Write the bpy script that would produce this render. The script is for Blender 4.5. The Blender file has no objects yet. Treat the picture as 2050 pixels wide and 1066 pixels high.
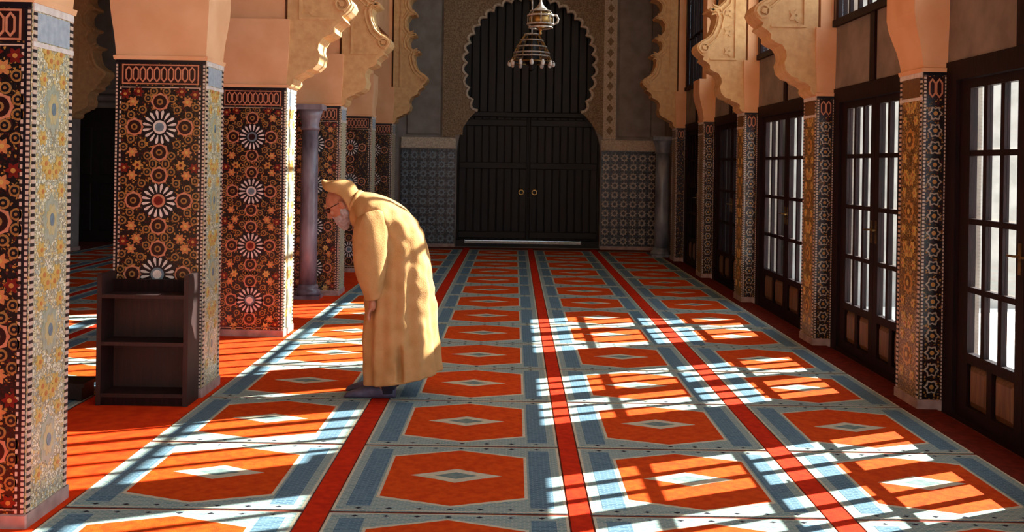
import bpy, bmesh, math, random
from mathutils import Vector, Matrix
from mathutils.geometry import tessellate_polygon
random.seed(7)
PI = math.pi
SC = bpy.context.scene
COL = SC.collection

# ------------------------------------------------------------------ camera
ROLL = math.radians(0.9)
cam_d = bpy.data.cameras.new('camera')
cam_d.sensor_width = 36.0
cam_d.lens = 36.0 * 2000 / 2050
cam_d.shift_x = -5 / 2050
cam_d.shift_y = -203 / 2050
cam_d.clip_start = 0.05
cam_d.clip_end = 200
cam = bpy.data.objects.new('camera', cam_d)
cam.matrix_world = Matrix.Translation((0, 0, 1.5)) @ Matrix.Rotation(PI / 2, 4, 'X') @ Matrix.Rotation(ROLL, 4, 'Z')
COL.objects.link(cam)
SC.camera = cam

# ------------------------------------------------------------------ sky, sun, exposure
world = bpy.data.worlds.new('sky')
SC.world = world
world.use_nodes = True
bg = world.node_tree.nodes['Background']
bg.inputs[0].default_value = (0.80, 0.91, 1.0, 1)
bg.inputs[1].default_value = 5.5
SUN_DIR = Vector((-0.87, -0.41, -0.67)).normalized()      # the way the light travels
sun_d = bpy.data.lights.new('sun', 'SUN')
sun_d.energy = 42.0
sun_d.color = (1.0, 0.93, 0.80)
sun_d.angle = math.radians(0.35)
sun = bpy.data.objects.new('sun', sun_d)
sun.rotation_euler = SUN_DIR.to_track_quat('-Z', 'Y').to_euler()
sun.location = (12, 16, 12)
COL.objects.link(sun)
SC.view_settings.view_transform = 'Standard'
SC.view_settings.look = 'None'
SC.view_settings.gamma = 1.0
SC.view_settings.use_curve_mapping = False
SC.view_settings.exposure = -0.5
SC.cycles.diffuse_bounces = 6
SC.cycles.max_bounces = 14
SC.cycles.transparent_max_bounces = 16
SC.cycles.sample_clamp_indirect = 6.0

# ------------------------------------------------------------------ materials
def nodes_of(name):
    m = bpy.data.materials.new(name)
    m.use_nodes = True
    nt = m.node_tree
    return m, nt, nt.nodes['Principled BSDF']

def link(nt, a, b):
    nt.links.new(a, b)

def c4(c):
    return (c[0], c[1], c[2], 1)

def srgb(r, g, b):
    def f(v):
        v /= 255
        return v / 12.92 if v <= 0.04045 else ((v + 0.055) / 1.055) ** 2.4
    return (f(r), f(g), f(b))

def mat(name, c, c2=None, scale=12, rough=0.7, metal=0.0, bump=0.0, bscale=None, stretch=(1, 1, 1), spec=0.5, detail=4):
    """plain colour with noise mottling and fine bump"""
    m, nt, p = nodes_of(name)
    p.inputs['Roughness'].default_value = rough
    p.inputs['Metallic'].default_value = metal
    p.inputs['Specular IOR Level'].default_value = spec
    tc = nt.nodes.new('ShaderNodeTexCoord')
    mp = nt.nodes.new('ShaderNodeMapping')
    mp.inputs['Scale'].default_value = stretch
    link(nt, tc.outputs['Object'], mp.inputs[0])
    nz = nt.nodes.new('ShaderNodeTexNoise')
    nz.inputs['Scale'].default_value = scale
    nz.inputs['Detail'].default_value = detail
    link(nt, mp.outputs[0], nz.inputs['Vector'])
    mx = nt.nodes.new('ShaderNodeMix')
    mx.data_type = 'RGBA'
    mx.inputs[6].default_value = c4(c)
    mx.inputs[7].default_value = c4(c2 if c2 else tuple(v * 0.75 for v in c))
    rp = nt.nodes.new('ShaderNodeMapRange')
    rp.inputs[1].default_value = 0.35
    rp.inputs[2].default_value = 0.65
    link(nt, nz.outputs[0], rp.inputs[0])
    link(nt, rp.outputs[0], mx.inputs[0])
    link(nt, mx.outputs[2], p.inputs['Base Color'])
    if bump:
        n2 = nt.nodes.new('ShaderNodeTexNoise')
        n2.inputs['Scale'].default_value = bscale or scale * 4
        n2.inputs['Detail'].default_value = 3
        link(nt, mp.outputs[0], n2.inputs['Vector'])
        b = nt.nodes.new('ShaderNodeBump')
        b.inputs['Strength'].default_value = bump
        b.inputs['Distance'].default_value = 0.01
        link(nt, n2.outputs[0], b.inputs['Height'])
        link(nt, b.outputs[0], p.inputs['Normal'])
    return m

def zellige(name, palette, grout, scale=58, rough=0.3, grout_w=0.09):
    """field of small cut tiles: random cells of a palette between joints"""
    m, nt, p = nodes_of(name)
    p.inputs['Roughness'].default_value = rough
    tc = nt.nodes.new('ShaderNodeTexCoord')
    v = nt.nodes.new('ShaderNodeTexVoronoi')
    v.inputs['Scale'].default_value = scale
    v.inputs['Randomness'].default_value = 0.55
    link(nt, tc.outputs['Object'], v.inputs['Vector'])
    e = nt.nodes.new('ShaderNodeTexVoronoi')
    e.feature = 'DISTANCE_TO_EDGE'
    e.inputs['Scale'].default_value = scale
    e.inputs['Randomness'].default_value = 0.55
    link(nt, tc.outputs['Object'], e.inputs['Vector'])
    sep = nt.nodes.new('ShaderNodeSeparateColor')
    link(nt, v.outputs['Color'], sep.inputs[0])
    cr = nt.nodes.new('ShaderNodeValToRGB')
    cr.color_ramp.interpolation = 'CONSTANT'
    els = cr.color_ramp.elements
    while len(els) < len(palette):
        els.new(0.5)
    for i, c in enumerate(palette):
        els[i].position = i / len(palette)
        els[i].color = c4(c)
    link(nt, sep.outputs[0], cr.inputs[0])
    lt = nt.nodes.new('ShaderNodeMath')
    lt.operation = 'LESS_THAN'
    lt.inputs[1].default_value = grout_w
    link(nt, e.outputs['Distance'], lt.inputs[0])
    mx = nt.nodes.new('ShaderNodeMix')
    mx.data_type = 'RGBA'
    mx.inputs[7].default_value = c4(grout)
    link(nt, lt.outputs[0], mx.inputs[0])
    link(nt, cr.outputs[0], mx.inputs[6])
    link(nt, mx.outputs[2], p.inputs['Base Color'])
    b = nt.nodes.new('ShaderNodeBump')
    b.inputs['Strength'].default_value = 0.4
    b.inputs['Distance'].default_value = 0.002
    link(nt, e.outputs['Distance'], b.inputs['Height'])
    link(nt, b.outputs[0], p.inputs['Normal'])
    return m

def beads(name, light, dark, pitch, duty=0.5):
    """strip with a row of dark square beads along z"""
    m, nt, p = nodes_of(name)
    p.inputs['Roughness'].default_value = 0.4
    tc = nt.nodes.new('ShaderNodeTexCoord')
    sx = nt.nodes.new('ShaderNodeSeparateXYZ')
    link(nt, tc.outputs['Object'], sx.inputs[0])
    def chain(sock, div):
        a = nt.nodes.new('ShaderNodeMath'); a.operation = 'DIVIDE'; a.inputs[1].default_value = div
        link(nt, sock, a.inputs[0])
        f = nt.nodes.new('ShaderNodeMath'); f.operation = 'FRACT'
        link(nt, a.outputs[0], f.inputs[0])
        l = nt.nodes.new('ShaderNodeMath'); l.operation = 'LESS_THAN'; l.inputs[1].default_value = duty
        link(nt, f.outputs[0], l.inputs[0])
        return l.outputs[0]
    s = chain(sx.outputs[2], pitch)
    mx = nt.nodes.new('ShaderNodeMix')
    mx.data_type = 'RGBA'
    mx.inputs[6].default_value = c4(light)
    mx.inputs[7].default_value = c4(dark)
    link(nt, s, mx.inputs[0])
    link(nt, mx.outputs[2], p.inputs['Base Color'])
    return m

def woven(name, a, b, c, sx=70, sy=45):
    """carpet border: rows of small woven figures"""
    m, nt, p = nodes_of(name)
    p.inputs['Roughness'].default_value = 0.95
    p.inputs['Specular IOR Level'].default_value = 0.1
    tc = nt.nodes.new('ShaderNodeTexCoord')
    mp = nt.nodes.new('ShaderNodeMapping')
    link(nt, tc.outputs['Object'], mp.inputs[0])
    br = nt.nodes.new('ShaderNodeTexBrick')
    br.inputs['Scale'].default_value = 1.0
    br.inputs['Color1'].default_value = c4(a)
    br.inputs['Color2'].default_value = c4(b)
    br.inputs['Mortar'].default_value = c4(c)
    br.inputs['Mortar Size'].default_value = 0.0035
    br.inputs['Brick Width'].default_value = 1.0 / sx * 2
    br.inputs['Row Height'].default_value = 1.0 / sy
    link(nt, mp.outputs[0], br.inputs['Vector'])
    nz = nt.nodes.new('ShaderNodeTexNoise')
    nz.inputs['Scale'].default_value = 40
    link(nt, tc.outputs['Object'], nz.inputs['Vector'])
    mx = nt.nodes.new('ShaderNodeMix')
    mx.data_type = 'RGBA'
    mx.inputs[7].default_value = c4(c)
    mm = nt.nodes.new('ShaderNodeMapRange')
    mm.inputs[1].default_value = 0.4
    mm.inputs[2].default_value = 0.75
    mm.inputs[4].default_value = 0.7
    link(nt, nz.outputs[0], mm.inputs[0])
    link(nt, mm.outputs[0], mx.inputs[0])
    link(nt, br.outputs[0], mx.inputs[6])
    link(nt, mx.outputs[2], p.inputs['Base Color'])
    return m

def glass(name, tint=(0.93, 0.97, 1.0)):
    m = bpy.data.materials.new(name)
    m.use_nodes = True
    nt = m.node_tree
    nt.nodes.remove(nt.nodes['Principled BSDF'])
    out = [n for n in nt.nodes if n.type == 'OUTPUT_MATERIAL'][0]
    tr = nt.nodes.new('ShaderNodeBsdfTransparent')
    tr.inputs[0].default_value = c4(tint)
    gl = nt.nodes.new('ShaderNodeBsdfGlossy')
    gl.inputs['Roughness'].default_value = 0.03
    ms = nt.nodes.new('ShaderNodeMixShader')
    ms.inputs[0].default_value = 0.05
    link(nt, tr.outputs[0], ms.inputs[1])
    link(nt, gl.outputs[0], ms.inputs[2])
    link(nt, ms.outputs[0], out.inputs[0])
    return m

M = {}
M['plaster'] = mat('carved_plaster', srgb(214, 174, 120), srgb(198, 154, 102), 14, 0.75, bump=0.22, bscale=40)
M['plaster_plain'] = mat('smooth_plaster', srgb(232, 180, 135), srgb(222, 165, 118), 4, 0.8, bump=0.1)  # warm cream with peach mixed in for bounce off the orange carpet
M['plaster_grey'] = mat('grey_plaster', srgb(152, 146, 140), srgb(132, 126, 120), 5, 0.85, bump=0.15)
M['plaster_pale'] = mat('pale_carving', srgb(228, 216, 196), srgb(190, 172, 148), 40, 0.8, bump=0.8, bscale=55)
M['stucco'] = mat('arabesque_stucco', srgb(170, 148, 118), srgb(120, 100, 76), 46, 0.85, bump=1.0, bscale=48)
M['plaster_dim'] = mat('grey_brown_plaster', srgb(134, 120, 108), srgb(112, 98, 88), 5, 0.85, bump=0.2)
M['wood'] = mat('dark_mahogany', srgb(36, 12, 13), srgb(18, 7, 7), 8, 0.6, bump=0.15, stretch=(8, 8, 0.8), spec=0.15)
M['wood_red'] = mat('red_brown_wood', srgb(46, 18, 13), srgb(26, 10, 8), 8, 0.55, bump=0.1, stretch=(8, 8, 0.8))
M['wood_lit'] = mat('sunlit_panel_wood', srgb(120, 82, 48), srgb(84, 52, 30), 8, 0.42, bump=0.1, stretch=(8, 8, 0.8))  # sunlight on the lower door panels, put into a browner wood colour
M['wood_black'] = mat('black_brown_wood', srgb(20, 14, 12), srgb(10, 7, 6), 9, 0.55, bump=0.2, stretch=(7, 7, 0.7))
M['ceiling'] = mat('ceiling_wood', srgb(150, 110, 74), srgb(120, 82, 52), 6, 0.7)
M['stone'] = mat('court_stone', srgb(235, 228, 215), srgb(220, 210, 196), 3, 0.8)
M['marble'] = mat('veined_marble', srgb(150, 140, 150), srgb(84, 74, 84), 5, 0.25, stretch=(1, 1, 0.4), detail=8)
M['marble_grey'] = mat('grey_marble', srgb(150, 155, 165), srgb(78, 82, 95), 5, 0.3, stretch=(1, 1, 0.4), detail=8)
M['plinth'] = mat('pink_marble', srgb(190, 160, 150), srgb(150, 120, 112), 9, 0.35)
M['tile_dark'] = zellige('zellige_warm', [srgb(52, 14, 14), srgb(168, 112, 48), srgb(80, 20, 18), srgb(20, 14, 18), srgb(180, 130, 62), srgb(24, 14, 18)], srgb(16, 10, 12), scale=72, grout_w=0.1)
M['tile_pale'] = zellige('zellige_pale', [srgb(222, 212, 168), srgb(234, 226, 196), srgb(212, 182, 112), srgb(172, 182, 172), srgb(236, 230, 208), srgb(204, 196, 154)], srgb(146, 136, 110), scale=75, grout_w=0.07)  # cream tiling, brightened further to stand in for skylight on aisle sides
M['tile_gold'] = zellige('zellige_gold', [srgb(178, 142, 76), srgb(150, 112, 54), srgb(196, 164, 100), srgb(120, 84, 42), srgb(186, 150, 84)], srgb(84, 58, 30), scale=75, grout_w=0.09)
M['tile_grey'] = zellige('zellige_grey', [srgb(52, 56, 68), srgb(84, 86, 92), srgb(36, 40, 52), srgb(104, 102, 100)], srgb(26, 26, 32), scale=34)
M['t_white'] = mat('tile_white', srgb(232, 222, 214), srgb(210, 196, 188), 30, 0.3)
M['t_black'] = mat('tile_black', srgb(22, 18, 28), srgb(14, 10, 16), 30, 0.3)
M['t_pink'] = mat('tile_rose', srgb(206, 140, 108), srgb(190, 118, 86), 30, 0.3)
M['t_red'] = mat('tile_oxblood', srgb(128, 26, 18), srgb(92, 18, 14), 30, 0.3)
M['t_ochre'] = mat('tile_ochre', srgb(200, 150, 82), srgb(182, 128, 62), 30, 0.3)
M['t_orange'] = mat('tile_orange', srgb(204, 136, 84), srgb(186, 116, 66), 30, 0.3)
M['t_yellow'] = mat('tile_yellow', srgb(214, 180, 104), srgb(198, 160, 82), 30, 0.3)
M['t_blue'] = mat('tile_blue_grey', srgb(120, 140, 148), srgb(96, 112, 128), 30, 0.3)
M['t_sage'] = mat('tile_sage', srgb(176, 178, 156), srgb(152, 156, 138), 30, 0.3)
M['t_cream'] = mat('tile_cream', srgb(198, 184, 140), srgb(182, 162, 110), 30, 0.3)
M['t_brown'] = mat('tile_brown', srgb(126, 88, 46), srgb(104, 70, 36), 30, 0.3)
M['t_pale'] = mat('tile_bone', srgb(196, 180, 160), srgb(170, 150, 130), 30, 0.3)
M['t_tan'] = mat('tile_tan', srgb(170, 124, 66), srgb(146, 100, 50), 30, 0.3)
M['t_mist'] = mat('tile_mist', srgb(178, 188, 196), srgb(156, 166, 178), 30, 0.3)
M['t_maroon'] = mat('tile_maroon', srgb(50, 12, 12), srgb(34, 10, 10), 30, 0.3)
M['beads'] = beads('bead_strip', srgb(206, 180, 160), srgb(28, 16, 20), 0.030, 0.45)
M['beads_fine'] = beads('bead_strip_fine', srgb(206, 184, 164), srgb(60, 40, 44), 0.022, 0.4)
M['c_orange'] = mat('carpet_orange', srgb(208, 76, 14), srgb(188, 58, 10), 26, 0.95, bump=0.3, bscale=240, spec=0.1)
M['c_red'] = mat('carpet_red', srgb(206, 48, 12), srgb(180, 36, 10), 26, 0.95, bump=0.3, bscale=240, spec=0.1)
M['c_plain'] = mat('carpet_plain_orange', srgb(226, 66, 12), srgb(206, 50, 8), 14, 0.95, bump=0.3, bscale=240, spec=0.1)
M['c_dark'] = mat('carpet_dark_red', srgb(110, 36, 22), srgb(84, 26, 18), 20, 0.95, spec=0.1)
M['c_seam'] = mat('carpet_seam', srgb(120, 58, 44), srgb(90, 44, 36), 30, 0.95, spec=0.1)
M['c_grey'] = woven('carpet_grey_green', srgb(118, 144, 144), srgb(100, 132, 138), srgb(152, 164, 156), 60, 60)
M['c_blue'] = woven('carpet_slate_blue', srgb(64, 98, 120), srgb(54, 82, 108), srgb(104, 130, 142), 50, 70)
M['c_pale'] = mat('carpet_pale', srgb(200, 192, 168), srgb(182, 174, 150), 40, 0.95, spec=0.1)
M['c_mid'] = mat('carpet_diamond_heart', srgb(122, 138, 132), srgb(98, 118, 118), 40, 0.95, spec=0.1)
M['c_dot'] = mat('carpet_dots', srgb(40, 36, 48), None, 40, 0.95, spec=0.1)
M['glass'] = glass('window_glass')
M['brass'] = mat('aged_brass', srgb(176, 140, 84), srgb(120, 92, 54), 20, 0.35, metal=1.0)
M['silver'] = mat('pierced_metal', srgb(186, 178, 168), srgb(130, 122, 112), 30, 0.45, metal=0.3)
M['lampglass'] = mat('milky_lamp', srgb(236, 230, 220), None, 20, 0.3)
M['slit_light'] = mat('slit_light_pale', srgb(236, 234, 230), srgb(206, 204, 200), 30, 0.4)  # pale colour standing for light showing under the end door
M['robe'] = mat('robe_wool', srgb(196, 150, 100), srgb(178, 134, 84), 9, 0.95, bump=0.25, bscale=160, spec=0.1)
M['skin'] = mat('skin', srgb(192, 128, 96), srgb(172, 106, 76), 20, 0.55)
M['beard'] = mat('white_beard', srgb(186, 170, 166), srgb(156, 138, 134), 60, 0.95, bump=0.4, bscale=120)
M['shoe'] = mat('slate_slippers', srgb(92, 88, 112), srgb(70, 66, 88), 20, 0.7)
M['trouser'] = mat('dark_trousers', srgb(40, 36, 52), None, 20, 0.9)
M['lens'] = mat('dark_lenses', srgb(60, 14, 10), None, 20, 0.2)

# ------------------------------------------------------------------ mesh helpers
class MB:
    def __init__(s):
        s.v, s.f, s.m = [], [], []
    def add(s, vs, fs, mi=0):
        o = len(s.v)
        s.v += [tuple(p) for p in vs]
        s.f += [tuple(i + o for i in f) for f in fs]
        s.m += [mi] * len(fs)
        return s
    def box(s, x0, x1, y0, y1, z0, z1, mi=0):
        vs = [(x0, y0, z0), (x1, y0, z0), (x1, y1, z0), (x0, y1, z0), (x0, y0, z1), (x1, y0, z1), (x1, y1, z1), (x0, y1, z1)]
        return s.add(vs, [(0, 3, 2, 1), (4, 5, 6, 7), (0, 1, 5, 4), (1, 2, 6, 5), (2, 3, 7, 6), (3, 0, 4, 7)], mi)
    def cbox(s, x0, x1, y0, y1, z0, z1, b=0.008, mi=0):
        """box with chamfered front (-y) rim: raised panels"""
        vs = [(x0, y1, z0), (x1, y1, z0), (x1, y1, z1), (x0, y1, z1), (x0, y0 + b, z0), (x1, y0 + b, z0), (x1, y0 + b, z1), (x0, y0 + b, z1),
              (x0 + b, y0, z0 + b), (x1 - b, y0, z0 + b), (x1 - b, y0, z1 - b), (x0 + b, y0, z1 - b)]
        fs = [(0, 3, 2, 1), (8, 9, 10, 11)]
        for i in range(4):
            j = (i + 1) % 4
            fs += [(i, j, 4 + j, 4 + i), (4 + i, 4 + j, 8 + j, 8 + i)]
        return s.add(vs, fs, mi)
    def prism(s, poly, a0, a1, axis='y', mi=0, holes=()):
        """poly: (p, q) outline. axis y: (x, z) extruded in y; axis z: (x, y) extruded in z; axis x: (y, z) extruded in x"""
        loops = [list(poly)] + [list(h) for h in holes]
        flat = [p for l in loops for p in l]
        n = len(flat)
        def at(p, a):
            return {'y': (p[0], a, p[1]), 'z': (p[0], p[1], a), 'x': (a, p[0], p[1])}[axis]
        vs = [at(p, a0) for p in flat] + [at(p, a1) for p in flat]
        tris = tessellate_polygon([[Vector((p[0], p[1], 0)) for p in l] for l in loops])
        fs = [tuple(t) for t in tris] + [tuple(n + i for i in reversed(t)) for t in tris]
        o = 0
        for l in loops:
            k = len(l)
            for i in range(k):
                j = (i + 1) % k
                fs.append((o + i, o + j, n + o + j, n + o + i))
            o += k
        return s.add(vs, fs, mi)
    def ring(s, r0, r1, y0, y1, n=16, mi=0, cx=0, cz=0, lobes=0, amp=0.0):
        """flat ring (or disc when r0 == 0) facing -y: front at y1 (smaller), side walls"""
        def pt(r, i, y):
            a = 2 * PI * i / n
            rr = r * (1 + amp * math.cos(lobes * a)) if lobes else r
            return (cx + rr * math.cos(a), y, cz + rr * math.sin(a))
        if r0 <= 0:
            vs = [pt(r1, i, y1) for i in range(n)] + [pt(r1, i, y0) for i in range(n)]
            fs = [tuple(range(n))] + [(i, n + i, n + (i + 1) % n, (i + 1) % n) for i in range(n)]
        else:
            vs = [pt(r0, i, y1) for i in range(n)] + [pt(r1, i, y1) for i in range(n)] + [pt(r1, i, y0) for i in range(n)]
            fs = []
            for i in range(n):
                j = (i + 1) % n
                fs += [(i, n + i, n + j, j), (n + i, 2 * n + i, 2 * n + j, n + j)]
        return s.add(vs, fs, mi)
    def lathe(s, prof, n=20, c=(0, 0, 0), mi=0):
        vs = []
        for r, z in prof:
            for i in range(n):
                a = 2 * PI * i / n
                vs.append((c[0] + r * math.cos(a), c[1] + r * math.sin(a), c[2] + z))
        fs = []
        for k in range(len(prof) - 1):
            for i in range(n):
                j = (i + 1) % n
                fs.append((k * n + i, k * n + j, (k + 1) * n + j, (k + 1) * n + i))
        fs.append(tuple(range(n))[::-1])
        fs.append(tuple((len(prof) - 1) * n + i for i in range(n)))
        return s.add(vs, fs, mi)
    def loft(s, rings, mi=0, caps=True):
        n = len(rings[0])
        vs = [p for r in rings for p in r]
        fs = []
        for k in range(len(rings) - 1):
            for i in range(n):
                j = (i + 1) % n
                fs.append((k * n + i, k * n + j, (k + 1) * n + j, (k + 1) * n + i))
        if caps:
            fs.append(tuple(range(n))[::-1])
            fs.append(tuple((len(rings) - 1) * n + i for i in range(n)))
        return s.add(vs, fs, mi)
    def tube(s, path, r, n=8, mi=0):
        path = [Vector(p) for p in path]
        rings = []
        for k, p in enumerate(path):
            t = (path[min(k + 1, len(path) - 1)] - path[max(k - 1, 0)]).normalized()
            u = t.cross(Vector((0, 1, 0)))
            if u.length < 0.1:
                u = t.cross(Vector((1, 0, 0)))
            u.normalize()
            w = t.cross(u).normalized()
            rr = r[k] if isinstance(r, (list, tuple)) else r
            rings.append([p + u * rr * math.cos(2 * PI * i / n) + w * rr * math.sin(2 * PI * i / n) for i in range(n)])
        return s.loft(rings, mi)
    def ball(s, c, r, n=14, mi=0, sq=(1, 1, 1), rot=None):
        rings = []
        for k in range(1, n):
            t = PI * k / n
            ring = []
            for i in range(n * 2):
                a = PI * i / n
                p = Vector((math.sin(t) * math.cos(a) * sq[0] * r, math.sin(t) * math.sin(a) * sq[1] * r, -math.cos(t) * sq[2] * r))
                if rot:
                    p = rot @ p
                ring.append(p + Vector(c))
            rings.append(ring)
        return s.loft(rings, mi)
    def mesh(s, name, mats, smooth=False):
        me = bpy.data.meshes.new(name)
        me.from_pydata(s.v, [], s.f)
        for m in (mats if isinstance(mats, (list, tuple)) else [mats]):
            me.materials.append(M[m] if isinstance(m, str) else m)
        me.polygons.foreach_set('material_index', s.m)
        if smooth:
            me.polygons.foreach_set('use_smooth', [True] * len(s.m))
        me.update()
        bm = bmesh.new()
        bm.from_mesh(me)
        bmesh.ops.recalc_face_normals(bm, faces=bm.faces)
        bm.to_mesh(me)
        bm.free()
        return me
    def build(s, name, mats, parent=None, loc=(0, 0, 0), rot=0, smooth=False):
        return inst(name, s.mesh(name, mats, smooth), parent, loc, rot)

def inst(name, me, parent=None, loc=(0, 0, 0), rot=0, scale=None):
    o = bpy.data.objects.new(name, me)
    COL.objects.link(o)
    o.parent = parent
    o.location = loc
    o.rotation_euler = (0, 0, rot)
    if scale:
        o.scale = scale
    return o

def tag(o, label=None, cat=None, group=None, kind=None):
    if label: o['label'] = label
    if cat: o['category'] = cat
    if group: o['group'] = group
    if kind: o['kind'] = kind
    return o

def thing(name, label, cat, loc=(0, 0, 0), rot=0, group=None, kind=None):
    o = bpy.data.objects.new(name, None)
    o.empty_display_size = 0.2
    COL.objects.link(o)
    o.location = loc
    o.rotation_euler = (0, 0, rot)
    return tag(o, label, cat, group, kind)

def struct(name, mb, mats, label, cat, loc=(0, 0, 0)):
    return tag(mb.build(name, mats, None, loc), label, cat, None, 'structure')

# ------------------------------------------------------------------ layout of the hall (metres; y runs away from the camera)
XL, XR = -1.94, 2.55            # aisle faces of the two pillar rows
PD, PW = 0.36, 0.56             # pillar depth (y) and width (x)
ROWS = [1.75, 4.0, 6.25, 8.45, 11.1, 13.5, 15.8]
XG = 2.70                       # plane of the glazed doors
YF = 18.0                       # far wall
ZC = 7.4                        # ceiling
ZT = 2.12                       # top of the tiling

# ------------------------------------------------------------------ shell
struct('floor', MB().box(-10, 2.95, -3.2, 18.6, -0.2, 0.0), 'c_seam', 'bare floor under the patterned carpet', 'floor')
struct('ground', MB().box(2.95, 40, -20, 40, -0.3, -0.05), 'stone', 'pale stone courtyard outside the glazed doors', 'ground')
struct('ceiling', MB().box(-10, 3.1, -3.2, 18.8, ZC, ZC + 0.2), 'ceiling', 'wooden ceiling high above the aisle', 'ceiling')
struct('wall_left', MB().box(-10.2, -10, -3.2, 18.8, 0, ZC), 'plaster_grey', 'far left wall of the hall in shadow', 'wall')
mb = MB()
mb.prism([(-10, 0), (-10, ZC), (3.1, ZC), (3.1, 0)], -3.4, -3.2, 'y', holes=[[(-1.0, 0.02), (1.6, 0.02), (1.6, 3.0), (-1.0, 3.0)]])  # opening added so that daylight reaches the pillar fronts
struct('wall_back', mb, 'plaster_grey', 'unseen end wall behind the viewer, its wide opening added to let daylight in', 'wall')
struct('ground_back', MB().box(-10, 10, -14, -3.4, -0.3, -0.02), 'stone', 'pale stone ground outside the added opening in the unseen end wall', 'ground')  # unseen ground belonging to the added opening
# right-hand wall: the strips over the doors and over the upper windows, and the piers behind the pillars
mb = MB()
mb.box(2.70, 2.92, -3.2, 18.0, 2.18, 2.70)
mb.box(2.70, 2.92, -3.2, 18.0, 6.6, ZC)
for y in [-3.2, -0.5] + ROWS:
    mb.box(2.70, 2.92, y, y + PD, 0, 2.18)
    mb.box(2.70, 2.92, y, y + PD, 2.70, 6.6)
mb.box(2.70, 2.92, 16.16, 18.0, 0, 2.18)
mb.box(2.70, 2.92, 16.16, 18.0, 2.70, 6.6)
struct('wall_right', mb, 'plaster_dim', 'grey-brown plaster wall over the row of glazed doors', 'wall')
struct('wall_court', MB().box(3.15, 6.0, 11.35, 14.2, -0.05, 2.55).box(3.15, 6.0, 14.2, 26, -0.05, 8.0), 'plaster_grey', 'annex outside the farther doors, its tall far block added to darken the hall end', 'wall')  # second, taller block added to cut skylight at the far end
# wall over the left arcade
mb = MB()
mb.box(-2.42, -2.02, -3.2, 18.0, 3.5, ZC)
struct('wall_arcade', mb, 'plaster_plain', 'plaster wall carried by the left row of pillars', 'wall')

# ------------------------------------------------------------------ far wall with the horseshoe doorway
XC = 0.25
def arch_outline():
    right = [(1.296, 0.0), (1.296, 1.70), (1.285, 1.85), (1.25, 2.0), (1.19, 2.15), (1.10, 2.29), (1.0, 2.40), (0.93, 2.46)]
    tips = []
    def oval(t):      # t from the neck (0) to the crown (1)
        a = math.radians(-35 + 125 * t)
        b = 1.48 if a < 0 else 1.17
        return (1.14 * math.cos(a), 3.31 + b * math.sin(a))
    n = 14
    for i in range(n + 1):
        tips.append(oval(i / n))
    tips[-1] = (0.0, tips[-1][1])
    for i in range(n):
        p, q = Vector(tips[i]), Vector(tips[i + 1])
        mid = (p + q) / 2
        d = (q - p)
        nrm = Vector((d.y, -d.x)).normalized()
        for k in range(5):
            t = k / 5
            w = p + d * t + nrm * 0.075 * math.sin(PI * t) ** 0.7
            right.append((w.x, w.y))
    right.append(tips[-1])
    return right
RH = arch_outline()
OUT = [(XC + x, z) for x, z in RH] + [(XC - x, z) for x, z in reversed(RH[:-1])]
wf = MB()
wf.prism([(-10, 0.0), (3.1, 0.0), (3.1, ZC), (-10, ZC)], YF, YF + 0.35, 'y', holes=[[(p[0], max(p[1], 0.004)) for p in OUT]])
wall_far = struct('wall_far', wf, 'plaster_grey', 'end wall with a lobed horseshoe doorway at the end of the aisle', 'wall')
# carved spandrel panel around the arch
SP = [(XC - 1.33, 1.99), (XC + 1.33, 1.99), (XC + 1.33, 5.2), (XC - 1.33, 5.2)]
upper = [p for p in OUT if p[1] > 2.02]
mb = MB().prism([(XC - 1.33, 2.02), (min(p[0] for p in upper if p[1] < 2.2), 2.02)] + [p for p in reversed(upper)] +
                [(XC + 1.33, 2.02), (XC + 1.33, 5.2), (XC - 1.33, 5.2)], YF - 0.03, YF + 0.01, 'y')
mb.build('carved_spandrel', 'stucco', wall_far)
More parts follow.
